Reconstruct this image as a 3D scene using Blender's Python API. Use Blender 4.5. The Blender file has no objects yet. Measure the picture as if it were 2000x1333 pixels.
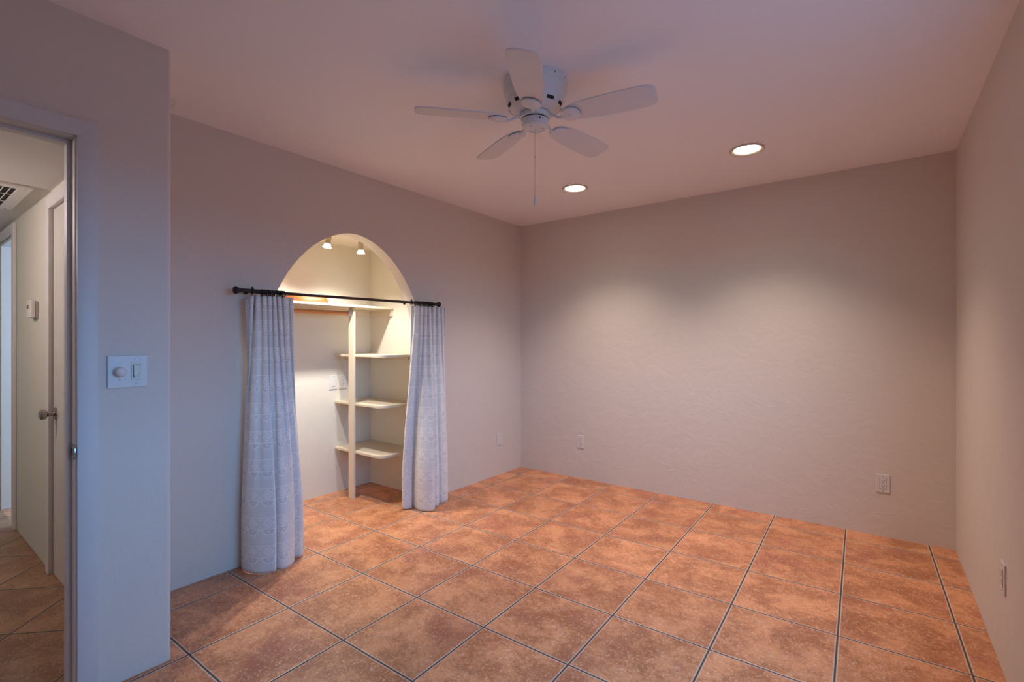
import bpy, bmesh, math, random
from mathutils import Vector, Matrix
random.seed(4)
scene = bpy.context.scene
COL = scene.collection

# ------------------------------------------------------------------ sizes (metres)
HC = 1.277                       # camera height
XA, YB, XR, XF, YF, H = -2.8734, 3.978, .3944, -2.2574, .7328, 2.4394
YH, HH = .606, 2.105             # hall wall plane, hall ceiling
XC, YC, CH, YCL = -3.652, 2.733, 2.095, 1.20   # closet back, right side, ceiling, left side
AT = .105                        # arch wall thickness

# ------------------------------------------------------------------ mesh helpers
def link(name, bm, mat=None, parent=None, smooth=False, auto=None):
    bmesh.ops.recalc_face_normals(bm, faces=bm.faces)
    me = bpy.data.meshes.new(name)
    bm.to_mesh(me); bm.free()
    if smooth or auto:
        for p in me.polygons: p.use_smooth = True
        if auto:
            me.set_sharp_from_angle(angle=math.radians(auto))
    if mat: me.materials.append(mat)
    o = bpy.data.objects.new(name, me)
    COL.objects.link(o)
    if parent: o.parent = parent
    return o

def add_box(bm, x0, x1, y0, y1, z0, z1, bev=0, seg=2):
    r = bmesh.ops.create_cube(bm, size=1.0)
    vs = r['verts']
    for v in vs:
        v.co = Vector(((x0 + x1) / 2 + v.co.x * (x1 - x0), (y0 + y1) / 2 + v.co.y * (y1 - y0), (z0 + z1) / 2 + v.co.z * (z1 - z0)))
    if bev:
        es = list({e for v in vs for e in v.link_edges})
        bmesh.ops.bevel(bm, geom=es, offset=bev, segments=seg, affect='EDGES', profile=.5)

def box(*a, bev=0, seg=2):
    bm = bmesh.new(); add_box(bm, *a, bev=bev, seg=seg); return bm

def add_lathe(bm, prof, n=48, M=None, cap=True):
    rings = []
    for r, z in prof:
        if r < 1e-6:
            rings.append([bm.verts.new((0, 0, z))])
        else:
            rings.append([bm.verts.new((r * math.cos(2 * math.pi * k / n), r * math.sin(2 * math.pi * k / n), z)) for k in range(n)])
    for a, b in zip(rings, rings[1:]):
        if len(a) == 1 and len(b) == 1: continue
        for k in range(n):
            k2 = (k + 1) % n
            if len(a) == 1: bm.faces.new((a[0], b[k], b[k2]))
            elif len(b) == 1: bm.faces.new((a[k], a[k2], b[0]))
            else: bm.faces.new((a[k], a[k2], b[k2], b[k]))
    if cap:
        for rg in (rings[0], rings[-1]):
            if len(rg) > 1: bm.faces.new(rg)
    if M is not None:
        for rg in rings:
            for v in rg: v.co = M @ v.co

def lathe(prof, n=48, M=None, cap=True):
    bm = bmesh.new(); add_lathe(bm, prof, n, M, cap); return bm

def along(p0, p1):
    d = Vector(p1) - Vector(p0)
    return Matrix.Translation(p0) @ d.to_track_quat('Z', 'Y').to_matrix().to_4x4()

def add_cyl(bm, p0, p1, r, n=24, r1=None):
    L = (Vector(p1) - Vector(p0)).length
    add_lathe(bm, [(r, 0), (r if r1 is None else r1, L)], n, along(p0, p1))

def add_torus(bm, R, r, M, n=32, m=10):
    vs = [[bm.verts.new(M @ Vector(((R + r * math.cos(2 * math.pi * j / m)) * math.cos(2 * math.pi * i / n),
                                    (R + r * math.cos(2 * math.pi * j / m)) * math.sin(2 * math.pi * i / n),
                                    r * math.sin(2 * math.pi * j / m)))) for j in range(m)] for i in range(n)]
    for i in range(n):
        for j in range(m):
            bm.faces.new((vs[i][j], vs[(i + 1) % n][j], vs[(i + 1) % n][(j + 1) % m], vs[i][(j + 1) % m]))

def add_tube(bm, pts, r, n=10):
    pts = [Vector(p) for p in pts]
    rings = []
    for i, p in enumerate(pts):
        t = (pts[min(i + 1, len(pts) - 1)] - pts[max(i - 1, 0)]).normalized()
        q = t.to_track_quat('Z', 'Y')
        rr = r[i] if isinstance(r, (list, tuple)) else r
        rings.append([bm.verts.new(p + q @ Vector((rr * math.cos(2 * math.pi * k / n), rr * math.sin(2 * math.pi * k / n), 0))) for k in range(n)])
    for a, b in zip(rings, rings[1:]):
        for k in range(n):
            bm.faces.new((a[k], a[(k + 1) % n], b[(k + 1) % n], b[k]))
    bm.faces.new(rings[0]); bm.faces.new(rings[-1])

def prism(poly, axis, a, b):
    """extrude a 2D outline; axis 'X': poly=(y,z); 'Y': poly=(x,z); 'Z': poly=(x,y)"""
    bm = bmesh.new()
    f = {'X': lambda u, v, w: (w, u, v), 'Y': lambda u, v, w: (u, w, v), 'Z': lambda u, v, w: (u, v, w)}[axis]
    A = [bm.verts.new(f(u, v, a)) for u, v in poly]
    B = [bm.verts.new(f(u, v, b)) for u, v in poly]
    bm.faces.new(A); bm.faces.new(B[::-1])
    n = len(poly)
    for i in range(n): bm.faces.new((A[i], A[(i + 1) % n], B[(i + 1) % n], B[i]))
    return bm

def tag(o, label, cat, group=None, kind=None):
    o['label'] = label; o['category'] = cat
    if group: o['group'] = group
    if kind: o['kind'] = kind
    return o

def thing(name, loc, label, cat, group=None, rotz=0):
    o = bpy.data.objects.new(name, None); COL.objects.link(o)
    o.empty_display_size = .05
    o.location = loc; o.rotation_euler = (0, 0, rotz)
    return tag(o, label, cat, group)

def struct(name, bm, mat, label, cat, parent=None, **k):
    o = link(name, bm, mat, parent, **k)
    return tag(o, label, cat, kind='structure')

# ------------------------------------------------------------------ node helpers
class N:
    def __init__(s, name):
        s.m = bpy.data.materials.new(name); s.m.use_nodes = True
        s.t = s.m.node_tree; s.t.nodes.clear()
        s.out = s.t.nodes.new('ShaderNodeOutputMaterial')
    def node(s, ty, **k):
        n = s.t.nodes.new(ty)
        for a, b in k.items(): setattr(n, a, b)
        return n
    def L(s, a, b): s.t.links.new(a, b)
    def put(s, sock, v):
        if isinstance(v, bpy.types.NodeSocket): s.L(v, sock)
        else: sock.default_value = v
    def math(s, op, a, b=0.0, c=0.0, clamp=False):
        n = s.node('ShaderNodeMath', operation=op, use_clamp=clamp)
        for i, v in enumerate((a, b, c)): s.put(n.inputs[i], v)
        return n.outputs[0]
    def mix(s, f, a, b):
        n = s.node('ShaderNodeMix', data_type='RGBA')
        s.put(n.inputs[0], f); s.put(n.inputs[6], a); s.put(n.inputs[7], b)
        return n.outputs[2]
    def step(s, lo, hi, x):
        n = s.node('ShaderNodeMapRange', interpolation_type='SMOOTHSTEP')
        s.put(n.inputs[0], x); n.inputs[1].default_value = lo; n.inputs[2].default_value = hi
        return n.outputs[0]
    def pos(s): return s.node('ShaderNodeNewGeometry').outputs['Position']
    def noise(s, vec, scale, detail=4, rough=.5, dist=0):
        n = s.node('ShaderNodeTexNoise'); s.L(vec, n.inputs['Vector'])
        n.inputs['Scale'].default_value = scale; n.inputs['Detail'].default_value = detail
        n.inputs['Roughness'].default_value = rough; n.inputs['Distortion'].default_value = dist
        return n.outputs[0]
    def mapping(s, vec, scale=(1, 1, 1), rot=(0, 0, 0)):
        n = s.node('ShaderNodeMapping'); s.L(vec, n.inputs[0])
        n.inputs['Scale'].default_value = scale; n.inputs['Rotation'].default_value = rot
        return n.outputs[0]
    def bump(s, h, strength, dist):
        n = s.node('ShaderNodeBump'); s.L(h, n.inputs['Height'])
        n.inputs['Strength'].default_value = strength; n.inputs['Distance'].default_value = dist
        return n.outputs[0]
    def bsdf(s, col, rough=.5, metal=0, nrm=None, spec=.5):
        n = s.node('ShaderNodeBsdfPrincipled')
        s.put(n.inputs['Base Color'], col); s.put(n.inputs['Roughness'], rough)
        n.inputs['Metallic'].default_value = metal
        n.inputs['Specular IOR Level'].default_value = spec
        if nrm: s.L(nrm, n.inputs['Normal'])
        return n
    def done(s, sh):
        s.L(sh, s.out.inputs['Surface']); return s.m

def C(r, g, b): return (r, g, b, 1)

def mat_plaster(name, col, col2, bump=.5):
    n = N(name); p = n.pos()
    big = n.noise(p, 1.3, 3)
    c = n.mix(n.math('MULTIPLY', big, .6), C(*col), C(*col2))
    # trowelled skim coat: soft blotches plus thin scratched ridges
    a = n.noise(p, 9, 5, .55, .6)
    ridge = n.math('ABSOLUTE', n.math('SUBTRACT', n.noise(n.mapping(p, (1, 1, 1.6)), 5.5, 3, .5, 1.2), .5))
    ridge = n.math('MULTIPLY', n.math('SUBTRACT', 1, n.step(0, .02, ridge)), n.step(.52, .62, n.noise(p, 3.1, 2)))
    g = n.noise(p, 160, 2, .5)
    h = n.math('ADD', n.math('MULTIPLY', a, 1.0), n.math('ADD', n.math('MULTIPLY', ridge, .12), n.math('MULTIPLY', g, .10)))
    return n.done(n.bsdf(c, .62, nrm=n.bump(h, bump, .008), spec=.3).outputs[0])

def mat_simple(name, col, rough=.45, metal=0, bump=0, spec=.5):
    n = N(name); p = n.pos()
    v = n.noise(p, 14, 3)
    c = n.mix(n.math('MULTIPLY', v, .35), C(*col), C(*[x * .86 for x in col]))
    nr = n.bump(n.noise(p, 220, 2), bump, .001) if bump else None
    return n.done(n.bsdf(c, rough, metal, nr, spec).outputs[0])

def mat_emit(name, col, st):
    n = N(name); e = n.node('ShaderNodeEmission')
    e.inputs[0].default_value = C(*col); e.inputs[1].default_value = st
    return n.done(e.outputs[0])

def mat_tile(name, ang, x0, y0, px, py, cols, rough=.33):
    n = N(name); p = n.pos()
    sp = n.node('ShaderNodeSeparateXYZ'); n.L(p, sp.inputs[0]); X, Y = sp.outputs[0], sp.outputs[1]
    c, s = math.cos(ang), math.sin(ang)
    xg = n.math('ADD', n.math('MULTIPLY', X, c), n.math('MULTIPLY', Y, s))
    yg = n.math('ADD', n.math('MULTIPLY', X, -s), n.math('MULTIPLY', Y, c))
    u = n.math('DIVIDE', n.math('SUBTRACT', xg, x0), px)
    v = n.math('DIVIDE', n.math('SUBTRACT', yg, y0), py)
    def edge(t, pt):   # distance in metres to the nearest joint
        f = n.math('FRACT', t)
        return n.math('MULTIPLY', n.math('MINIMUM', f, n.math('SUBTRACT', 1, f)), pt)
    d = n.math('MINIMUM', edge(u, px), edge(v, py))
    cid = n.node('ShaderNodeCombineXYZ'); n.L(n.math('FLOOR', u), cid.inputs[0]); n.L(n.math('FLOOR', v), cid.inputs[1])
    wn = n.node('ShaderNodeTexWhiteNoise'); n.L(cid.outputs[0], wn.inputs['Vector'])
    off = n.node('ShaderNodeVectorMath', operation='MULTIPLY_ADD')
    n.L(wn.outputs['Color'], off.inputs[0]); off.inputs[1].default_value = (9, 9, 9); n.L(p, off.inputs[2])
    q = off.outputs[0]
    mott = n.noise(q, 5.5, 6, .62, .4)
    mott2 = n.noise(q, 46, 5, .7)
    m = n.step(.40, .60, n.math('ADD', n.math('MULTIPLY', mott, .62), n.math('MULTIPLY', mott2, .38)))
    col = n.mix(m, C(*cols[0]), C(*cols[1]))
    red = n.step(.50, .68, n.noise(q, 3.6, 4, .6))
    col = n.mix(n.math('MULTIPLY', red, .55), col, C(*cols[2]))
    fleck = n.step(.555, .66, n.noise(q, 105, 3, .65))
    scr = n.math('ABSOLUTE', n.math('SUBTRACT', n.noise(q, 24, 2, .5, 1.6), .5))
    scr = n.math('MULTIPLY', n.math('SUBTRACT', 1, n.step(0, .02, scr)), n.step(.53, .60, n.noise(q, 15, 2)))
    col = n.mix(n.math('MULTIPLY', n.math('MAXIMUM', fleck, scr), .55), col, C(*cols[3]))
    tone = n.math('MULTIPLY_ADD', wn.outputs['Value'], .16, .92)
    tn = n.node('ShaderNodeVectorMath', operation='SCALE'); n.L(col, tn.inputs[0]); n.L(tone, tn.inputs['Scale'])
    grout = n.math('SUBTRACT', 1, n.step(.0028, .0044, d))
    lip = n.math('MULTIPLY', n.math('SUBTRACT', 1, n.step(.0065, .0095, d)), .75)
    col = n.mix(lip, tn.outputs[0], C(*cols[4]))
    col = n.mix(grout, col, C(.075, .065, .062))
    h = n.math('ADD', n.math('MULTIPLY', n.step(.002, .008, d), 1.0), n.math('MULTIPLY', mott2, .12))
    r = n.math('ADD', n.math('MULTIPLY', grout, .45), n.math('MULTIPLY_ADD', mott2, .22, rough - .08))
    return n.done(n.bsdf(col, r, nrm=n.bump(h, .5, .0022), spec=.5).outputs[0])

def mat_curtain(name):
    n = N(name)
    uvn = n.node('ShaderNodeUVMap'); sp = n.node('ShaderNodeSeparateXYZ'); n.L(uvn.outputs[0], sp.inputs[0])
    PU, PV = .088, .155
    u = n.math('SUBTRACT', n.math('FRACT', n.math('DIVIDE', sp.outputs[0], PU)), .5)
    v = n.math('FRACT', n.math('DIVIDE', sp.outputs[1], PV))
    U = n.math('MULTIPLY', u, PU); V = n.math('MULTIPLY', v, PV)         # metres inside the repeat
    aU = n.math('ABSOLUTE', U)
    def line(x, w):
        return n.math('SUBTRACT', 1, n.step(w * .9, w * 1.6, n.math('ABSOLUTE', x)))
    # two woven lines bounding the diamond band
    pat = n.math('MAXIMUM', line(n.math('SUBTRACT', V, .084), .0016), line(n.math('SUBTRACT', V, .146), .0016))
    dm = n.math('ADD', aU, n.math('ABSOLUTE', n.math('SUBTRACT', V, .115)))
    for rr in (.026, .018):
        pat = n.math('MAXIMUM', pat, line(n.math('SUBTRACT', dm, rr), .0017))
    pat = n.math('MAXIMUM', pat, n.math('SUBTRACT', 1, n.step(.007, .009, dm)))
    def dist(cx, cy, mirror=True):
        a = n.math('SUBTRACT', aU if mirror else U, cx); b = n.math('SUBTRACT', V, cy)
        return n.math('SQRT', n.math('ADD', n.math('MULTIPLY', a, a), n.math('MULTIPLY', b, b)))
    for cy in (.098, .132):
        pat = n.math('MAXIMUM', pat, n.math('SUBTRACT', 1, n.step(.0035, .0048, dist(.043, cy))))
    # scallop: sheer half disc under the band with a fringe of dots
    dc = dist(0, .084)
    below = n.math('LESS_THAN', V, .084)
    sheer = n.math('MULTIPLY', below, n.math('SUBTRACT', 1, n.step(.027, .029, dc)))
    pat = n.math('MAXIMUM', pat, n.math('MULTIPLY', below, line(n.math('SUBTRACT', dc, .032), .0018)))
    pat = n.math('MAXIMUM', pat, n.math('SUBTRACT', 1, n.step(.0035, .005, dist(0, .070))))
    for a in (0, 26, 52, 76):
        A = math.radians(a)
        pat = n.math('MAXIMUM', pat, n.math('SUBTRACT', 1, n.step(.0028, .0042, dist(.041 * math.sin(A), .084 - .041 * math.cos(A)))))
    # fade out in the deep heading at the top
    weave = n.math('MULTIPLY', n.math('SINE', n.math('MULTIPLY', sp.outputs[0], 3200)), n.math('SINE', n.math('MULTIPLY', sp.outputs[1], 3200)))
    col = n.mix(pat, n.mix(sheer, C(.83, .83, .84), C(.77, .77, .79)), C(.98, .98, .98))
    h = n.math('ADD', n.math('MULTIPLY', pat, 1.0), n.math('MULTIPLY', weave, .12))
    nr = n.bump(h, .5, .0012)
    b = n.bsdf(col, .8, nrm=nr, spec=.15)
    tr = n.node('ShaderNodeBsdfTranslucent'); n.L(col, tr.inputs[0]); n.L(nr, tr.inputs['Normal'])
    mx = n.node('ShaderNodeMixShader'); mx.inputs[0].default_value = .24
    n.L(b.outputs[0], mx.inputs[1]); n.L(tr.outputs[0], mx.inputs[2])
    return n.done(mx.outputs[0])

def mat_wood(name, c1, c2, scale=(30, 2, 30), rough=.4):
    n = N(name); p = n.mapping(n.pos(), scale)
    w = n.noise(p, 1.6, 5, .6, .8)
    return n.done(n.bsdf(n.mix(n.step(.35, .65, w), C(*c1), C(*c2)), rough).outputs[0])

M_wall = mat_plaster('wall plaster', (.68, .61, .55), (.64, .57, .52))
M_ceil = mat_plaster('ceiling plaster', (.90, .88, .91), (.87, .85, .88), .12)
M_closet = mat_plaster('closet plaster', (.74, .69, .60), (.70, .65, .56), .3)
M_hall = mat_plaster('hall plaster', (.60, .58, .50), (.57, .55, .48), .18)
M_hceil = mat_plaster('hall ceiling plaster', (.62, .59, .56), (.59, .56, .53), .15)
M_trim = mat_simple('white trim paint', (.63, .61, .60), .45)
M_door = mat_simple('door paint', (.62, .60, .56), .35)
M_white = mat_simple('fan white enamel', (.72, .73, .75), .28)
M_blade = mat_simple('fan blade white', (.74, .72, .73), .5)
M_plate = mat_simple('plate plastic', (.70, .66, .63), .35)
M_plate2 = mat_simple('almond plastic', (.66, .65, .58), .35)
M_dark = mat_simple('dark slot', (.012, .011, .01), .7)
M_black = mat_simple('black iron', (.018, .016, .017), .38, .3)
M_brown = mat_simple('dark bronze', (.050, .026, .026), .36, .4)
M_nickel = mat_simple('brushed nickel', (.60, .50, .38), .35, 1)
M_knob = mat_simple('aged nickel', (.38, .35, .32), .25, 1)
M_shelf = mat_simple('cream shelf paint', (.72, .62, .48), .42, 0, .2)
M_rodw = mat_wood('orange dowel wood', (.62, .28, .10), (.52, .22, .08))
M_orange = mat_wood('orange clay glaze', (.27, .066, .015), (.23, .055, .013), (3, 3, 8), .5)
M_metal = mat_simple('galvanised chain', (.5, .5, .5), .35, 1)
M_ring = mat_simple('can trim', (.62, .52, .40), .4)
M_therm = mat_simple('thermostat plastic', (.66, .64, .60), .4)
M_lcd = mat_simple('thermostat display', (.12, .13, .12), .2)
M_therm2 = mat_simple('thermostat backplate', (.34, .30, .27), .4)
M_curt = mat_curtain('embroidered sheer cloth')
TILE = [(.40, .140, .055), (.71, .305, .14), (.34, .092, .055), (.88, .60, .43), (.70, .50, .39)]
PT, t0 = .4277, .0202
M_tile = mat_tile('terracotta tile', t0, .3489, 3.7921, .4277, .4232, TILE)
HT = [(.22, .105, .05), (.36, .20, .11), (.22, .095, .05), (.52, .38, .27), (.34, .22, .15)]
M_htile = mat_tile('hall tile', math.radians(45), -1.866, 2.39, .4275, .43, HT, .4)
M_btile = mat_tile('far tile', math.radians(20), -1.8, 2.3, .42, .42, TILE, .3)
M_can = mat_emit('can lens', (1.0, .93, .84), 14)
M_bulb = mat_emit('spot bulb', (1.0, .90, .74), 4)

# ------------------------------------------------------------------ room shell
bm = box(-2.307, XR, -1.3, YF, -.1, 0)
add_box(bm, XC - .1, XR, YF, YB, -.1, 0)
struct('floor', bm, M_tile, 'terracotta tiled bedroom floor running on into the arched closet', 'floor')
bm = box(-6.2, -2.307, -.7, YH, -.1, 0)
add_box(bm, -4.0, -2.307, YH, YF + .05, -.1, -.0002)
struct('floor_hall', bm, M_htile, 'brown tile floor laid diagonally in the hallway', 'floor')
struct('floor_far', box(-5.5, -3.9, YH, 3.0, -.1, 0), M_btile, 'pale pink-orange tile floor past the far hallway doorway', 'floor')

struct('ceiling', box(XA - .11, XR + .1, -1.4, YB + .1, H, H + .1), M_ceil, 'flat pale plaster ceiling carrying the fan and two downlights', 'ceiling')
struct('ceiling_hall', box(-6.2, XF - .1, -.7, YH + .127, HH, HH + .1), M_hceil, 'lower ceiling of the hallway with the return grille', 'ceiling')
struct('ceiling_closet', box(XC - .1, XA - AT, YCL - .1, YC + .1, CH, CH + .1), M_closet, 'low ceiling inside the arched closet', 'ceiling')
struct('ceiling_far', box(-5.5, -3.9, YH + .127, 3.0, HH + .002, HH + .1), M_hceil, 'ceiling past the far hallway doorway', 'ceiling')

# arch wall
cy, W, cz, hh = 2.02, .615, 1.27, .747
def sp_(v): return math.copysign(abs(v) ** (2 / 1.8), v)
arch = [(cy - W, 0), (cy - W, cz)]
arch += [(cy - W * sp_(math.cos(a)), cz + hh * sp_(math.sin(a))) for a in [math.pi * k / 48 for k in range(1, 48)]]
arch += [(cy + W, cz), (cy + W, 0)]
poly = [(YF, 0)] + arch + [(YB, 0), (YB, H), (YF, H)]
bm = prism(poly, 'X', XA - AT, XA)
aset = {(round(a, 5), round(b, 5)) for a, b in arch}
es = [e for e in bm.edges if all((round(v.co.y, 5), round(v.co.z, 5)) in aset for v in e.verts) and abs(e.verts[0].co.x - e.verts[1].co.x) < 1e-5]
bmesh.ops.bevel(bm, geom=es, offset=.011, segments=4, affect='EDGES', profile=.5)
struct('wall_left', bm, M_wall, 'left bedroom wall pierced by the tall arched closet opening', 'wall', auto=40)

struct('wall_back', box(XC - .2, XR + .1, YB, YB + .1, 0, H), M_wall, 'plain far bedroom wall with two power outlets', 'wall')

WY0, WY1, WZ0, WZ1 = .50, 2.12, .80, 2.03
bm = box(XR, XR + .14, -1.4, WY0, 0, H)
add_box(bm, XR, XR + .14, WY1, YB, 0, H); add_box(bm, XR, XR + .14, WY0, WY1, 0, WZ0); add_box(bm, XR, XR + .14, WY0, WY1, WZ1, H)
struct('wall_right', bm, M_wall, 'right bedroom wall seen at a steep angle', 'wall')
struct('wall_rear', box(XF - .1, XR, -1.4, -1.3, 0, H), M_wall, 'bedroom wall behind the viewpoint', 'wall')

# entry wall with its doorway and bullnose corner
DY0, DY1, DZ = -.375, .441, 2.0
poly = [(-1.3, 0), (DY0 - .012, 0), (DY0 - .012, DZ + .012), (DY1 + .012, DZ + .012), (DY1 + .012, 0), (YF, 0), (YF, H), (-1.3, H)]
bm = prism(poly, 'X', XF - .10, XF)
es = [e for e in bm.edges if all(abs(v.co.y - YF) < 1e-5 and abs(v.co.x - XF) < 1e-5 for v in e.verts)]
bmesh.ops.bevel(bm, geom=es, offset=.018, segments=5, affect='EDGES', profile=.5)
struct('wall_entry', bm, M_wall, 'near left wall holding the doorway and the dimmer plate', 'wall', auto=40)

# hall wall (its back closes the bedroom nook)
D1a, D1b, D2a, D2b = -3.60, -2.80, -5.29, -4.728
poly = [(-6.1, 0), (D2a, 0), (D2a, 2.01), (D2b, 2.01), (D2b, 0), (D1a, 0), (D1a, 2.0), (D1b, 2.0), (D1b, 0), (XF - .10, 0), (XF - .10, H), (-6.1, H)]
struct('wall_hall', prism(poly, 'Y', YH, YF), M_hall, 'beige hallway wall with the thermostat and a closed door', 'wall')
struct('wall_hall_end', box(-6.2, -6.1, -.7, YF, 0, HH), M_hall, 'end wall of the hallway', 'wall')
struct('wall_hall_near', box(-6.1, XF - .1, -.7, -.6, 0, HH), M_hall, 'near side wall of the hallway', 'wall')
struct('wall_closet_back', box(XC - .1, XC, YCL - .1, YC + .1, 0, CH), M_closet, 'cream back wall inside the arched closet', 'wall')
struct('wall_closet_right', box(XC, XA - AT, YC, YC + .1, 0, CH), M_closet, 'right side wall inside the arched closet', 'wall')
struct('wall_closet_left', box(XC, XA - AT, YCL - .1, YCL, 0, CH), M_closet, 'left side wall inside the arched closet', 'wall')
struct('wall_far_side', box(-5.39, D2a, YF, 3.0, 0, HH), M_trim, 'bright white wall seen through the far hallway doorway', 'wall')
struct('wall_far_end', box(-5.39, -3.85, 3.0, 3.1, 0, HH), M_trim, 'end wall past the far hallway doorway', 'wall')
struct('wall_far_inner', box(-3.95, -3.85, YF, 3.0, 0, HH), M_trim, 'inner wall past the far hallway doorway', 'wall')

# window behind the viewpoint on the right
w = struct('window_1', box(XR + .05, XR + .09, WY0, WY0 + .045, WZ0, WZ1, bev=.003), M_trim, 'white window frame in the right wall beside the viewpoint', 'window')
for a in ((WY1 - .045, WY1, WZ0, WZ1), (WY0 + .045, WY1 - .045, WZ0, WZ0 + .045), (WY0 + .045, WY1 - .045, WZ1 - .045, WZ1), ((WY0 + WY1) / 2 - .02, (WY0 + WY1) / 2 + .02, WZ0 + .045, WZ1 - .045)):
    link('window_frame', box(XR + .05, XR + .09, *a, bev=.003), M_trim, w)

# ------------------------------------------------------------------ entry door frame
tr = struct('trim_1', box(XF, XF + .016, DY1, DY1 + .060, 0, DZ + .057, bev=.004), M_trim, 'white casing and jamb framing the near doorway', 'door frame', auto=40)
# head casing, mitred look: a shallow groove between the boards
bm = prism([(DY0 - .06, DZ + .057), (DY1 + .058, DZ + .057), (DY1 + .001, DZ), (DY0, DZ), ], 'X', XF, XF + .0175)
link('head_casing', bm, M_trim, tr)
link('side_casing', box(XF, XF + .016, DY0 - .06, DY0, 0, DZ, bev=.004), M_trim, tr)
bm = box(XF - .112, XF + .004, DY1 - .004, DY1 + .012, 0, DZ - .004, bev=.002)
add_box(bm, XF - .112, XF + .004, DY0 - .012, DY0 + .004, 0, DZ - .004, bev=.002)
add_box(bm, XF - .112, XF + .004, DY0 - .012, DY1 + .012, DZ - .004, DZ + .012, bev=.002)
link('jamb', bm, M_trim, tr)
bm = box(XF - .085, XF - .045, DY1 - .016, DY1 - .004, 0, DZ - .016, bev=.002)
add_box(bm, XF - .085, XF - .045, DY0 + .004, DY0 + .016, 0, DZ - .016, bev=.002)
add_box(bm, XF - .085, XF - .045, DY0 + .004, DY1 - .004, DZ - .016, DZ - .004, bev=.002)
link('door_stop', bm, M_trim, tr)
# strike plate with curved lip
sp = bmesh.new()
zc = .885
outl = [(XF - .040, zc - .029), (XF - .008, zc - .029)] + [(XF + .002 + .014 * math.cos(math.radians(a)), zc + .027 * math.sin(math.radians(a))) for a in range(-80, 81, 16)] + [(XF - .008, zc + .029), (XF - .040, zc + .029)]
sp = prism(outl, 'Y', DY1 - .0065, DY1 - .0035)
st = link('strike_plate', sp, M_knob, tr); st['label'] = 'dark metal strike plate'
link('latch_hole', box(XF - .034, XF - .022, DY1 - .0072, DY1 - .0066, zc - .012, zc + .012), M_dark, st)

# ------------------------------------------------------------------ hall doors
d = struct('door_1', box(D1a + .004, D1b - .004, YH + .004, YH + .040, .003, 1.998, bev=.002), M_door, 'closed plain hallway door with a lever-like knob, beside the thermostat', 'door')
bm = bmesh.new()
prof = [(0, 0), (.033, 0), (.033, .004), (.026, .010), (.012, .012), (.011, .030), (.013, .034), (.024, .040), (.028, .052), (.026, .062), (.016, .068), (0, .069)]
add_lathe(bm, prof, 28, along((-3.535, YH + .004, .885), (-3.535, YH - 1, .885)), cap=False)
k = link('door_knob', bm, M_knob, d, auto=35); k['label'] = 'worn metal door knob'
tr = struct('trim_2', box(-3.672, -3.602, YH - .018, YH, 0, 2.066, bev=.004), M_trim, 'white casing around the closed hallway door', 'door frame')
link('head_casing', box(-3.602, D1b + .06, YH - .018, YH, 2.0, 2.066, bev=.004), M_trim, tr)
link('side_casing', box(D1b, D1b + .06, YH - .018, YH, 0, 2.0, bev=.004), M_trim, tr)

tr = struct('trim_3', box(-4.726, -4.656, YH - .018, YH, 0, 2.085, bev=.004), M_trim, 'white casing and jamb of the far hallway doorway', 'door frame')
link('head_casing', box(-5.36, -4.726, YH - .018, YH, 2.015, 2.085, bev=.004), M_trim, tr)
bm = box(D2a, D2a + .014, YH - .004, YF + .02, 0, 2.0, bev=.002)
add_box(bm, D2b - .012, D2b - .001, YH - .004, YF, 0, 2.0, bev=.002)
add_box(bm, D2a + .014, D2b - .012, YH - .004, YF, 1.992, 2.008, bev=.002)
link('jamb', bm, M_trim, tr)
for z in (.32, 1.02, 1.76):
    hg = link('hinge', box(D2b - .018, D2b - .012, YH + .0, YH + .012, z - .045, z + .045, bev=.001), M_knob, tr)

# ------------------------------------------------------------------ hall grille and thermostat
g = thing('return_air_grille', (-4.0, .2, HH), 'white slatted return air grille on the hallway ceiling', 'vent')
gx0, gx1, gy0, gy1 = -.30 + .0, .385, -.28, .335
def glocal(x0, x1, y0, y1, z0, z1, bev=.001): return box(x0, x1, y0, y1, z0, z1, bev=bev)
bm = bmesh.new()
fw_ = .055
for a in ((gx0, gx1, gy1 - fw_, gy1), (gx0, gx1, gy0, gy0 + fw_), (gx0, gx0 + fw_, gy0 + fw_, gy1 - fw_), (gx1 - fw_, gx1, gy0 + fw_, gy1 - fw_)):
    add_box(bm, *a, -.014, -.001, bev=.002)
link('frame', bm, M_plate, g)
link('backing', box(gx0 + fw_, gx1 - fw_, gy0 + fw_, gy1 - fw_, -.004, -.001), M_dark, g)
y = gy0 + fw_ + .022
while y < gy1 - fw_ - .01:
    bm = bmesh.new()
    add_box(bm, gx0 + fw_ - .002, gx1 - fw_ + .002, y - .0015, y + .0015, -.0140, -.0100)
    link('slat', bm, M_plate, g)
    y += .027
for x in (gx0 + .25, gx0 + .46):
    link('crossbar', box(x - .003, x + .003, gy0 + fw_, gy1 - fw_, -.0152, -.0125), M_plate, g)
for sx, sy in ((gx1 - .03, gy1 - .03), (gx0 + .03, gy1 - .03), (gx1 - .03, gy0 + .03), (gx0 + .03, gy0 + .03)):
    link('screw', lathe([(.0045, 0), (.0045, .0015), (.002, .003), (0, .003)], 12, Matrix.Translation((sx, sy, -.014)) @ Matrix.Rotation(math.pi, 4, 'X'), cap=False), M_knob, g)

t = thing('thermostat', (-4.02, YH + .001, 1.465), 'small white thermostat with grey screen on the beige hallway wall', 'thermostat')
link('back_plate', box(-.062, .062, -.010, 0, -.052, .048, bev=.003), M_therm2, t)
link('body', box(-.070, .050, -.034, -.0105, -.050, .055, bev=.005, seg=3), M_therm, t)
link('display', box(-.048, -.010, -.0352, -.034, .004, .026), M_lcd, t)
for z in (.012, -.004, -.02):
    link('button', box(.012, .026, -.0362, -.034, z - .003, z + .003, bev=.001), M_plate, t)

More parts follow.
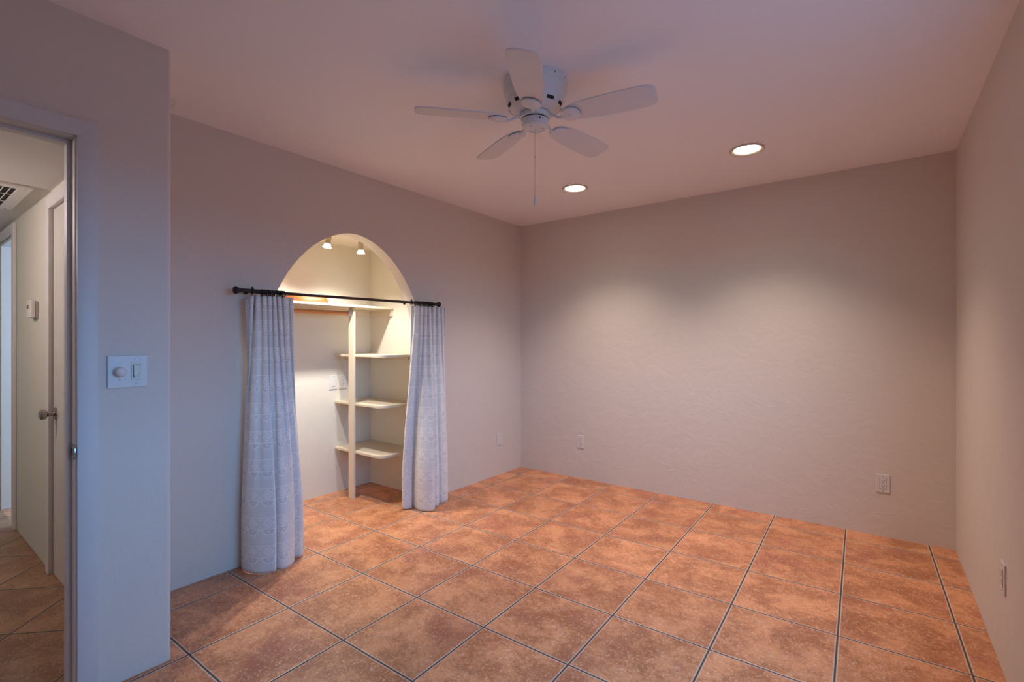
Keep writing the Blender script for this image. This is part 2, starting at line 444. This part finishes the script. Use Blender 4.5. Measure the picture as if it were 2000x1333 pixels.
# ------------------------------------------------------------------ wall plates
def rotm(face):
    # local: x to the right along the wall, y out of the wall, z up
    return {'back': math.pi, 'left': math.pi * 1.5, 'right': math.pi / 2}[face]
def plate_body(w_, h_, t_=.006):
    bm = box(-w_ / 2, w_ / 2, 0, t_, -h_ / 2, h_ / 2, bev=.0028, seg=3); return bm
def plate_screw(parent, x, z, y=.0062):
    bm = lathe([(.0032, 0), (.0032, .0006), (.002, .0012), (0, .0012)], 12, Matrix.Translation((x, y - .0002, z)) @ Matrix.Rotation(-math.pi / 2, 4, 'X'), cap=False)
    link('screw', bm, M_knob, parent)
def outlet(loc, face, label, decora=True, name='power_outlet', blank=False, cat='outlet', group=None, rocker=False, mat=None):
    o = thing(name, loc, label, cat, group, rotm(face))
    mat = mat or M_plate
    link('cover_plate', plate_body(.073, .118), mat, o)
    if blank:
        plate_screw(o, 0, .040); plate_screw(o, 0, -.040); return o
    plate_screw(o, 0, .048); plate_screw(o, 0, -.048)
    if rocker:
        link('rocker', box(-.0165, .0165, .0055, .0085, -.033, .033, bev=.0012), mat, o); return o
    r = link('receptacle', box(-.0168, .0168, .0055, .0078, -.0335, .0335, bev=.0008), mat, o)
    gp = link('gap_line', box(-.0178, .0178, .0054, .00615, -.0345, .0345), M_dark, r)
    for zc in (.016, -.016):
        for x, hz in ((-.0065, .0042), (.0065, .0035)):
            link('slot', box(x - .0013, x + .0013, .0072, .0081, zc + .003 - hz, zc + .003 + hz), M_dark, r)
        link('slot', lathe([(.0026, 0), (.0026, .0009)], 12, Matrix.Translation((0, .0073, zc - .0085)) @ Matrix.Rotation(-math.pi / 2, 4, 'X')), M_dark, r)
    return o
outlet((-2.187, YB, .340), 'back', 'pale outlet low on the far wall, near the left corner')
outlet((.041, YB, .347), 'back', 'outlet low on the far wall at the right, above the orange tiles')
outlet((XR, 2.605, .372), 'right', 'outlet on the right wall seen nearly edge-on', rocker=False)
outlet((XA - .0008, 3.623, .338), 'left', 'blank cover plate low on the left wall right of the curtain', name='blank_plate', blank=True, cat='cover plate')
outlet((XC, 2.352, .928), 'left', 'rocker switch plate inside the closet, left of the outlet', name='switch_plate', rocker=True, cat='switch')
outlet((XC, 2.442, .928), 'left', 'outlet inside the closet beside the wooden post')

o = thing('dimmer_switch_plate', (XF, .588, 1.162), 'square double switch plate with round knob and slider beside the doorway', 'switch', rotz=rotm('left'))
link('cover_plate', plate_body(.122, .122), M_plate, o)
# seen from the room +x (local) is towards -Y of the world
kx, sx = .024, -.026     # knob towards the doorway, slider towards the corner
bm = lathe([(.0205, 0), (.0205, .005), (.0185, .0065), (.0175, .020), (.0150, .0235), (.008, .0262), (0, .027)], 40, Matrix.Translation((kx, .0055, 0)) @ Matrix.Rotation(-math.pi / 2, 4, 'X'), cap=False)
k = link('round_knob', bm, M_plate, o, auto=30); k['label'] = 'round domed knob'
ins = link('slider_insert', box(sx - .0165, sx + .0165, .0055, .0085, -.033, .033, bev=.001), M_plate2, o)
link('paddle', box(sx - .010, sx + .009, .008, .0105, -.021, .023, bev=.0012), M_plate2, ins)
link('paddle_gap', box(sx - .0115, sx + .0105, .0081, .0088, -.0225, .0245), M_dark, ins)
link('slide_tab', box(sx - .011, sx + .008, .0100, .0135, -.021, -.013, bev=.001), M_plate2, ins)
for i in range(8):
    link('tick_mark', box(sx + .0125, sx + .0142, .0083, .0088, -.020 + i * .0055, -.0188 + i * .0055), M_dark, ins)
for x, z in ((kx, .031), (kx, -.031), (sx, .048), (sx, -.048)): plate_screw(o, x, z)

# ------------------------------------------------------------------ closet shelving
u = thing('closet_shelving', (XC, 2.55, 0), 'cream painted built-in shelves held by a slim post inside the closet', 'shelving')
u0 = Vector((XC, 2.55, 0))
def ulink(name, bm, **k):
    for v in bm.verts: v.co -= u0
    return link(name, bm, M_shelf, u, **k)
SY0, SX1, TH = 2.366, -3.03, .019
for z in (.384, .773, 1.167):
    R_ = .085
    pl = [(XC + .002, SY0), (SX1 - R_, SY0)] + [(SX1 - R_ + R_ * math.sin(a), SY0 + R_ - R_ * math.cos(a)) for a in [math.pi / 2 * k / 10 for k in range(1, 11)]] + [(SX1, YC - .002), (XC + .002, YC - .002)]
    bm = prism(pl, 'Z', z - TH, z)
    es = [e for e in bm.edges if abs(e.verts[0].co.z - e.verts[1].co.z) < 1e-6]
    bmesh.ops.bevel(bm, geom=es, offset=.0025, segments=2, affect='EDGES', profile=.5)
    ulink('shelf', bm, auto=40)
    ulink('cleat', box(XC + .001, XC + .020, SY0 + .03, YC - .002, z - TH - .034, z - TH - .0005, bev=.001))
    ulink('cleat', box(XC + .021, SX1 - .10, YC - .020, YC - .001, z - TH - .034, z - TH - .0005, bev=.001))
TZ = 1.567
ulink('top_shelf', box(XC + .002, -3.335, YCL + .002, YC - .002, TZ - .019, TZ, bev=.003))
ulink('cleat', box(XC + .001, XC + .020, YCL + .003, YC - .002, TZ - .019 - .055, TZ - .0195, bev=.001))
ulink('cleat', box(XC + .021, -3.345, YC - .020, YC - .001, TZ - .019 - .055, TZ - .0195, bev=.001))
ulink('post', box(-3.425, -3.357, 2.346, 2.3655, .0005, TZ - .0195, bev=.002))

r = thing('closet_rod', (-3.40, 2.345, 1.500), 'round orange wooden hanging rod under the closet top shelf', 'closet rod')
bm = bmesh.new(); add_cyl(bm, (0, -.006, 0), (0, YCL + .006 - 2.345, 0), .0165, 24)
link('dowel', bm, M_rodw, r, auto=40)
bm = lathe([(.030, 0), (.030, .004), (.023, .006), (.022, .026), (.019, .027), (.019, .007), (0, .007)], 28, Matrix.Rotation(math.pi / 2, 4, 'X'), cap=False)
s_ = link('rod_socket', bm, M_plate, r, auto=35)
bm = lathe([(.030, 0), (.030, .004), (.023, .006), (.022, .026), (.019, .027), (.019, .007), (0, .007)], 28, Matrix.Translation((0, YCL - 2.345, 0)) @ Matrix.Rotation(-math.pi / 2, 4, 'X'), cap=False)
link('rod_socket', bm, M_plate, r, auto=35)

# orange flat tray with stepped rim on the top shelf
ty = thing('orange_tray', (-3.512, 2.02, TZ + .0005), 'orange upturned tray with stepped rim lying on the closet top shelf', 'tray')
bm = lathe([(.128, .058), (.132, .054), (.134, .044), (.139, .040), (.150, .034), (.158, .022), (.166, .006), (.166, 0)], 64, cap=False)
bmv = bmesh.new()
add_lathe(bmv, [(0, .058), (.150, .058), (.155, .054), (.157, .040), (.159, .038), (.164, .034), (.168, .022), (.171, .006), (.171, 0), (.160, 0), (.150, .03), (.145, .05), (0, .05)], 64, cap=False)
bm.free()
link('tray_body', bmv, M_orange, ty, auto=30)

# ------------------------------------------------------------------ closet track light
tl = thing('track_light', (-3.115, 2.12, CH), 'brass-toned track light with two lit spot heads at the closet ceiling', 'track light')
link('rail', box(-.016, .016, -.26, .26, -.018, -.0005, bev=.002), M_nickel, tl)
SP = []
for yy, tilt in ((1.985 - 2.12, -.20), (2.238 - 2.12, .03)):
    T = Matrix.Translation((0, yy, -.020)) @ Matrix.Rotation(tilt, 4, 'X')
    Mh = T @ Matrix.Translation((0, 0, -.045)) @ Matrix.Rotation(math.pi, 4, 'X')
    bm = bmesh.new(); add_cyl(bm, (0, yy, -.018), T @ Vector((0, 0, -.055)), .0045, 14)
    link('stem', bm, M_nickel, tl)
    hd = link('spot_head', lathe([(0, -.004), (.010, -.003), (.0155, .002), (.018, .012), (.0195, .060), (.018, .064), (0, .064)], 32, Mh, cap=False), M_nickel, tl, auto=35)
    link('bulb', lathe([(.019, .0645), (.0215, .070), (.029, .085), (.0310, .0885), (.026, .0885), (0, .084)], 32, Mh, cap=False), M_bulb, hd, smooth=True)
    link('rim', lathe([(.031, .086), (.0345, .088), (.0345, .0905), (.031, .0905), (.031, .086)], 32, Mh, cap=False), M_nickel, hd, auto=35)
    SP.append((Vector((-3.115, 2.12, CH)) + (Mh @ Vector((0, 0, .10))), tilt))

# ------------------------------------------------------------------ curtain rod, rings, curtains
RX = -2.79
def rz(y): return 1.5555 + (y - 1.204) / (2.741 - 1.204) * .0145
def rp(y): return Vector((RX, y, rz(y)))
rod = thing('curtain_rod', (XA, 1.97, 1.563), 'dark bronze curtain rod with black knob finials across the arch', 'curtain rod')
rw = Vector((XA, 1.97, 1.563))
def R2(p): return Vector(p) - rw
bm = bmesh.new(); add_cyl(bm, R2(rp(1.36)), R2(rp(2.715)), .0092, 28)
link('pole', bm, M_brown, rod, auto=40)
bm = bmesh.new(); add_cyl(bm, R2(rp(1.228)), R2(rp(1.372)), .0118, 28)
link('sleeve', bm, M_black, rod, auto=40)
fin = [(.010, 0), (.010, .010), (.0135, .012), (.0135, .017), (.010, .020), (.012, .026), (.0195, .034), (.0215, .041), (.0195, .048), (.012, .053), (0, .055)]
f1 = [(.0118, 0), (.0118, .002), (.013, .008), (.019, .018), (.022, .023), (.022, .029), (.016, .035), (.006, .038), (0, .0385)]
link('finial', lathe(f1, 32, along(R2(rp(1.23)), R2(rp(1.1))), cap=False), M_black, rod, auto=45)
link('finial', lathe(fin, 32, along(R2(rp(2.700)), R2(rp(2.9))), cap=False), M_black, rod, auto=45)
for yb in (1.293, 2.455):
    bm = bmesh.new()
    p = rp(yb)
    add_cyl(bm, R2((XA + .001, yb, p.z)), R2((XA + .006, yb, p.z)), .013, 28)
    add_cyl(bm, R2((XA + .005, yb, p.z)), R2((RX - .012, yb, p.z)), .0055, 16)
    add_torus(bm, .0145, .0035, Matrix.Translation(R2(p)) @ Matrix.Rotation(math.pi / 2, 4, 'X'))
    add_cyl(bm, R2(p + Vector((0, 0, .013))), R2(p + Vector((0, 0, .026))), .0042, 14)
    link('bracket', bm, M_black, rod, auto=40)

def ring_mesh():
    bm = bmesh.new()
    add_torus(bm, .0165, .0030, Matrix.Rotation(math.pi / 2, 4, 'X'), 32, 8)
    return bm
first = None
def place_ring(y, tilt, yaw, label, group):
    global first
    if first is None:
        rt_ = thing('curtain_ring', (0, 0, 0), label, 'curtain ring', group)
        link('ring', ring_mesh(), M_black, rt_, smooth=True)
        bm = bmesh.new(); add_torus(bm, .0035, .0009, Matrix.Translation((0, 0, -.0215)), 14, 6)
        link('eyelet', bm, M_black, rt_, smooth=True)
        first = rt_; o = rt_
    else:
        o = first.copy(); COL.objects.link(o)
        for ch in list(first.children):
            c = ch.copy(); COL.objects.link(c); c.parent = o
        o['label'] = label; o['group'] = group
    o.location = rp(y) + Vector((0, 0, -.0045)); o.rotation_euler = (0, tilt, yaw)
for i in range(12):
    place_ring(1.345 + i * .0115, random.uniform(-.12, .12), random.uniform(-.18, .18), 'black curtain ring in the tight bunch above the left curtain', 'rings over the left curtain')
for i in range(12):
    place_ring(2.490 + i * .0175, random.uniform(-.12, .12), random.uniform(-.25, .25), 'black curtain ring in the tight bunch above the right curtain', 'rings over the right curtain')

def smooth_poly(pts, n):
    # Catmull-Rom, resampled evenly by arc length
    P = [Vector(p) for p in pts]; out = []
    for i in range(len(P) - 1):
        p0, p1, p2, p3 = P[max(i - 1, 0)], P[i], P[i + 1], P[min(i + 2, len(P) - 1)]
        for k in range(14):
            t = k / 14
            out.append(.5 * ((2 * p1) + (p2 - p0) * t + (2 * p0 - 5 * p1 + 4 * p2 - p3) * t * t + (3 * p1 - p0 - 3 * p2 + p3) * t ** 3))
    out.append(P[-1])
    acc = [0]
    for a, b in zip(out, out[1:]): acc.append(acc[-1] + (b - a).length)
    tot = acc[-1]; res = []; j = 0
    for i in range(n):
        s = tot * i / (n - 1)
        while j < len(acc) - 2 and acc[j + 1] < s: j += 1
        f = (s - acc[j]) / max(acc[j + 1] - acc[j], 1e-9)
        res.append(out[j].lerp(out[j + 1], min(max(f, 0), 1)))
    return res, tot

def curtain(name, label, bottom, y0, y1, folds, amp, ztop, zbot, phase, zfun=None, xc=-2.795):
    n, m = 340, 90
    bot, tot = smooth_poly(bottom, n)
    me = bpy.data.meshes.new(name); bm = bmesh.new(); uvl = bm.loops.layers.uv.new('UVMap')
    mid = []
    for i in range(n):          # tight heading pleats
        s = i / (n - 1)
        a = 2 * math.pi * folds * (s + .022 * math.sin(2 * math.pi * 1.7 * s + phase)) + phase
        mid.append(Vector((xc + amp * math.cos(a) * (1 + .25 * math.sin(9 * s + phase)), y0 + (y1 - y0) * s + .006 * math.sin(2 * a))))
    grid = []
    for j in range(m + 1):
        t = j / m
        e = min(1, t / .9); w = e * e * (3 - 2 * e) * .55 + .45 * min(1, t * 1.25) ** .8 if t > 0 else 0
        w = min(1, w)
        row = []
        for i in range(n):
            s = i / (n - 1)
            p = mid[i].lerp(bot[i], w)
            # soft secondary ripples that live between heading and hem
            rip = .0045 * math.sin(2 * math.pi * folds * .5 * s + 2.1 * t + phase) * math.sin(math.pi * t)
            zt = ztop - (zfun(s) if zfun else 0)
            z = zt + (zbot - zt) * t + (.004 * math.sin(14 * s + 1) + .002 * math.sin(37 * s)) * (t > .97) * 0.6
            row.append(bm.verts.new((p.x + rip, p.y, max(z, .004))))
        grid.append(row)
    for j in range(m):
        for i in range(n - 1):
            f = bm.faces.new((grid[j][i], grid[j][i + 1], grid[j + 1][i + 1], grid[j + 1][i]))
            f.smooth = True
            for lp, (ii, jj) in zip(f.loops, ((i, j), (i + 1, j), (i + 1, j + 1), (i, j + 1))):
                lp[uvl].uv = (tot * ii / (n - 1), (ztop - zbot) * (1 - jj / m))
    bm.to_mesh(me); bm.free()
    me.materials.append(M_curt)
    o = bpy.data.objects.new(name, me); COL.objects.link(o)
    md = o.modifiers.new('thick', 'SOLIDIFY'); md.thickness = .0016; md.offset = 0
    return tag(o, label, 'curtain')

Lb = [(-2.835, 1.340), (-2.862, 1.300), (-2.850, 1.262), (-2.800, 1.248), (-2.740, 1.258), (-2.690, 1.285), (-2.658, 1.318), (-2.642, 1.345), (-2.655, 1.358), (-2.690, 1.352),
      (-2.695, 1.362), (-2.660, 1.366), (-2.636, 1.382), (-2.634, 1.412), (-2.652, 1.448), (-2.684, 1.480), (-2.722, 1.482), (-2.738, 1.490), (-2.722, 1.508), (-2.705, 1.530), (-2.722, 1.556), (-2.770, 1.560), (-2.820, 1.540)]
def lz(s): return .024 * max(0, 1 - s / .10) ** .5 if s < .10 else 0
curtain('curtain', 'left white embroidered curtain, the longer nearer panel, blue-grey in shade', Lb, 1.262, 1.528, 8.5, .018, 1.536, .006, .4, lz)
Rb = [(-2.862, 2.470), (-2.866, 2.436), (-2.846, 2.424), (-2.826, 2.452), (-2.822, 2.484), (-2.850, 2.500), (-2.848, 2.512), (-2.800, 2.500), (-2.745, 2.486), (-2.690, 2.496), (-2.652, 2.522), (-2.645, 2.552), (-2.675, 2.582),
      (-2.722, 2.590), (-2.728, 2.602), (-2.700, 2.612), (-2.690, 2.638), (-2.712, 2.664), (-2.752, 2.672), (-2.752, 2.688), (-2.722, 2.704), (-2.712, 2.742), (-2.730, 2.782), (-2.775, 2.800), (-2.83, 2.790)]
curtain('curtain', 'right white embroidered curtain, pinned at the arch side nearest the far corner', Rb, 2.480, 2.812, 7.5, .018, 1.546, .006, 2.2, None)

# ------------------------------------------------------------------ ceiling fan
FX, FY = -1.225, 1.804
fan = thing('ceiling_fan', (FX, FY, H), 'white flush-mount ceiling fan with five blades and a pull chain', 'ceiling fan')
prof = [(.143, 0), (.1445, -.002), (.1445, -.030), (.1425, -.033), (.1440, -.036), (.1435, -.044), (.1370, -.056), (.1320, -.074), (.1315, -.082), (.1285, -.085), (.1275, -.094), (.1230, -.106), (.1140, -.118), (.100, -.129), (.084, -.136), (.070, -.139), (.058, -.140), (0, -.140)]
hs = link('motor_housing', lathe(prof, 72, cap=False), M_white, fan, auto=35)
link('ceiling_gap', lathe([(.141, 0), (.141, -.0015), (0, -.0015)], 48, Matrix.Translation((0, 0, .0005)), cap=False), M_dark, hs)
for k in range(10):          # vent slots around the tapered underside
    a = 2 * math.pi * (k + .4) / 10
    bm = bmesh.new(); pts_in = []
    for q in range(7):
        aa = a + math.radians(-9 + 3 * q)
        for rr, zz in ((.1228, -.1072), (.1150, -.1175)):
            pts_in.append(bm.verts.new((rr * math.cos(aa), rr * math.sin(aa), zz - .0008)))
    for q in range(6):
        bm.faces.new((pts_in[2 * q], pts_in[2 * q + 2], pts_in[2 * q + 3], pts_in[2 * q + 1]))
    ex = bmesh.ops.extrude_face_region(bm, geom=bm.faces[:])
    for v in [g_ for g_ in ex['geom'] if isinstance(g_, bmesh.types.BMVert)]: v.co.z += .0035
    link('vent_slot', bm, M_dark, hs)
for a in (-.35, .1, 1.9, 3.4, 5.0):
    link('screw', lathe([(.004, 0), (.004, .001), (0, .0015)], 12, Matrix.Rotation(a, 4, 'Z') @ Matrix.Translation((.1444, 0, -.016)) @ Matrix.Rotation(math.pi / 2, 4, 'Y'), cap=False), M_knob, hs)
link('rotor_ring', lathe([(.058, -.141), (.066, -.143), (.067, -.147), (.067, -.160), (.064, -.163), (0, -.163)], 56, cap=False), M_white, fan, auto=35)
link('rotor_gap', lathe([(.055, -.163), (.055, -.169), (0, -.169)], 48, cap=False), M_dark, fan)
sw = link('switch_housing', lathe([(.056, -.168), (.0605, -.170), (.0605, -.188), (.058, -.191), (.058, -.193), (.0575, -.198), (.051, -.205), (.045, -.2075), (.0425, -.2080), (.0415, -.2055), (0, -.2055)], 56, cap=False), M_white, fan, auto=35)
for a in (.5, 2.6, 4.7):
    link('screw', lathe([(.003, 0), (.003, .0008), (0, .0014)], 10, Matrix.Translation((.033 * math.cos(a), .033 * math.sin(a), -.2055)) @ Matrix.Rotation(math.pi, 4, 'X'), cap=False), M_knob, sw)
# reversing switch facing the camera side
a = math.radians(-36)
link('reverse_switch', box(.0595, .0635, -.004, .004, -.184, -.178, bev=.0006), M_dark, sw).matrix_local = Matrix.Rotation(a, 4, 'Z')
for da in (-.2, .2):
    link('screw', lathe([(.002, 0), (.002, .0015), (0, .002)], 10, Matrix.Rotation(a + da, 4, 'Z') @ Matrix.Translation((.0603, 0, -.181)) @ Matrix.Rotation(math.pi / 2, 4, 'Y'), cap=False), M_knob, sw)

def blade_bm():
    # outline along +x, origin at the fan axis
    xs = [.128, .140, .160, .190, .230, .280, .340, .400, .450, .490, .512, .525, .5325]
    hw = [.016, .030, .041, .050, .0570, .0615, .0640, .0650, .0648, .0635, .0590, .0500, .0330]
    top = [(x, h_ * 1.0) for x, h_ in zip(xs, hw)]
    top_s, _ = smooth_poly(top, 40)
    pl = [(v.x, v.y) for v in top_s] + [(v.x, -v.y) for v in reversed(top_s)]
    bm = prism(pl, 'Z', -.0028, .0028)
    es = [e for e in bm.edges if abs(e.verts[0].co.z - e.verts[1].co.z) < 1e-6]
    bmesh.ops.bevel(bm, geom=es, offset=.0012, segments=2, affect='EDGES', profile=.5)
    return bm
Pm = Matrix.Rotation(math.radians(-12), 4, 'X')      # pitch: counter-clockwise edge lower
BZ = -.166
for k in range(5):
    ang = math.radians(11.2 + 72 * k)
    Mb = Matrix.Rotation(ang, 4, 'Z') @ Matrix.Translation((0, 0, BZ)) @ Pm
    bl = link('blade', blade_bm(), M_blade, fan, auto=40)
    bl.data.transform(Mb)
    # blade iron: curved arm and round medallion under the blade root
    bm = bmesh.new()
    A = Matrix.Rotation(ang, 4, 'Z')
    arm = [(.060, 0, -.152), (.078, 0, -.156), (.095, 0, -.166), (.110, 0, -.175), (.128, 0, -.178), (.150, 0, -.176)]
    pts = smooth_poly([Vector(p) for p in arm], 16)[0]
    add_tube(bm, [A @ p for p in pts], [.0095 - .0035 * abs(math.sin(math.pi * i / 15)) for i in range(16)], 14)
    ir = link('blade_iron', bm, M_white, fan, auto=60)
    Mm = Mb @ Matrix.Translation((.168, 0, -.0065)) @ Matrix.Rotation(math.pi, 4, 'X')
    link('medallion', lathe([(.043, 0), (.043, .003), (.041, .006), (.034, .0085), (.029, .0085), (.026, .0105), (.018, .0115), (.010, .0118), (.008, .0135), (0, .0145)], 40, Mm, cap=False), M_white, ir, auto=28)
# pull chain with bell end
bm = bmesh.new()
z = -.2058; i = 0
while z > -.520:
    bmesh.ops.create_icosphere(bm, subdivisions=1, radius=.0013, matrix=Matrix.Translation((0, 0, z)))
    z -= .0034; i += 1
add_cyl(bm, (0, 0, -.205), (0, 0, -.520), .0006, 6)
ch = link('pull_chain', bm, M_metal, fan, smooth=True)
link('connector', lathe([(0, -.328), (.0022, -.329), (.0022, -.336), (0, -.337)], 12, cap=False), M_metal, ch)
link('chain_pull', lathe([(0, -.512), (.003, -.513), (.0052, -.520), (.0058, -.530), (.0062, -.546), (.0055, -.551), (0, -.552)], 20, cap=False), M_white, ch, auto=40)

# ------------------------------------------------------------------ recessed lights
CANS = ((-.621, 3.200), (-1.825, 3.229))
for (x, y), lab in zip(CANS, ('lit round downlight in the ceiling, the larger one right of the fan', 'lit round downlight in the ceiling, the smaller one just below the fan')):
    c = thing('downlight', (x, y, H), lab, 'downlight', 'ceiling downlights')
    link('trim_ring', lathe([(.098, 0), (.098, -.005), (.095, -.009), (.091, -.0095), (.076, -.003), (.074, -.001), (.074, 0)], 56, cap=False), M_ring, c, auto=40)
    link('lens', lathe([(.0752, -.0008), (.070, -.0016), (.050, -.0020), (0, -.0022)], 48, cap=False), M_can, c, smooth=True)

# smoke detector behind the wall corner
s = thing('smoke_detector', (-2.742, .832, H), 'white smoke detector on the ceiling peeking past the near wall corner', 'smoke detector')
link('housing', lathe([(.064, 0), (.066, -.006), (.064, -.022), (.052, -.034), (.030, -.038), (0, -.038)], 40, cap=False), M_plate, s, auto=40)
link('base_ring', lathe([(.070, 0), (.070, -.007), (.066, -.009), (0, -.009)], 40, cap=False), M_plate, s, auto=40)

# ------------------------------------------------------------------ light
def lamp(name, ty, loc, energy, col, **k):
    L_ = bpy.data.lights.new(name, ty); L_.energy = energy; L_.color = col
    for a, b in k.items(): setattr(L_, a, b)
    o = bpy.data.objects.new(name, L_); COL.objects.link(o); o.location = loc
    return o
LG = dict(can=(2.35, 1.85, 1.55), canwide=(.11, .25, .19), track=(2.45, 2.38, 2.2), glow=(.08, .10, .06), sky=(1.45, 4.85, 10.0), ground=(.47, .78, 1.40), hall=(2.33, 1.93, 1.85), far=(1.0, 1.7, 2.5))
for x, y in CANS:
    lamp('downlight_lamp', 'SPOT', (x, y, H - .02), 40, LG['can'], spot_size=math.radians(108), spot_blend=.9, shadow_soft_size=.06)
    lamp('downlight_spill', 'SPOT', (x, y, H - .02), 20, LG['canwide'], spot_size=math.radians(140), spot_blend=.7, shadow_soft_size=.06)
for (p, tilt), e in zip(SP, (26, 18)):
    o = lamp('track_lamp', 'SPOT', p, e, LG['track'], spot_size=math.radians(120), spot_blend=.7, shadow_soft_size=.02)
    o.rotation_euler = (tilt * 1.0, .22, 0)
    lamp('track_glow', 'POINT', p + Vector((0, 0, -.02)), 3, LG['glow'], shadow_soft_size=.03)
lamp('hall_lamp', 'POINT', (-3.6, -.25, 1.95), 8.0, LG['hall'], shadow_soft_size=.12)
o = lamp('far_room_daylight', 'AREA', (-4.6, 2.9, 1.5), 30, LG['far'], shape='RECTANGLE', size=1.0, size_y=1.0)
o.rotation_euler = Vector((0, -1, 0)).to_track_quat('-Z', 'Y').to_euler()
# window portal
o = lamp('window_portal', 'AREA', (XR + .12, (WY0 + WY1) / 2, (WZ0 + WZ1) / 2), 1, (1, 1, 1), shape='RECTANGLE', size=WZ1 - WZ0, size_y=WY1 - WY0)
o.rotation_euler = (0, math.radians(90), 0)
o.data.cycles.is_portal = True

W_ = bpy.data.worlds.new('World'); scene.world = W_; W_.use_nodes = True
nt = W_.node_tree; nt.nodes.clear()
ow = nt.nodes.new('ShaderNodeOutputWorld'); bg = nt.nodes.new('ShaderNodeBackground')
tc = nt.nodes.new('ShaderNodeTexCoord'); sx_ = nt.nodes.new('ShaderNodeSeparateXYZ'); mxw = nt.nodes.new('ShaderNodeMix'); mxw.data_type = 'RGBA'
mr = nt.nodes.new('ShaderNodeMapRange'); mr.inputs[1].default_value = -.02; mr.inputs[2].default_value = .02
nt.links.new(tc.outputs['Generated'], sx_.inputs[0]); nt.links.new(sx_.outputs[2], mr.inputs[0]); nt.links.new(mr.outputs[0], mxw.inputs[0])
mxw.inputs[6].default_value = (*LG['ground'], 1); mxw.inputs[7].default_value = (*LG['sky'], 1)
nt.links.new(mxw.outputs[2], bg.inputs[0]); bg.inputs[1].default_value = 1.0
nt.links.new(bg.outputs[0], ow.inputs[0])

# ------------------------------------------------------------------ camera
cam = bpy.data.cameras.new('camera'); co = bpy.data.objects.new('camera', cam); COL.objects.link(co)
cam.sensor_width = 36; cam.sensor_fit = 'HORIZONTAL'; cam.lens = 944.466 * 36 / 2000
co.location = (0, 0, HC); co.rotation_euler = (math.radians(90), 0, math.radians(36.903))
cam.clip_start = .02
scene.camera = co

vs = scene.view_settings
vs.view_transform = 'Standard'; vs.look = 'None'; vs.gamma = 1; vs.use_curve_mapping = False
vs.exposure = 0.0
scene.cycles.use_denoising = True
scene.cycles.max_bounces = 12; scene.cycles.diffuse_bounces = 8
scene.cycles.sample_clamp_indirect = 8
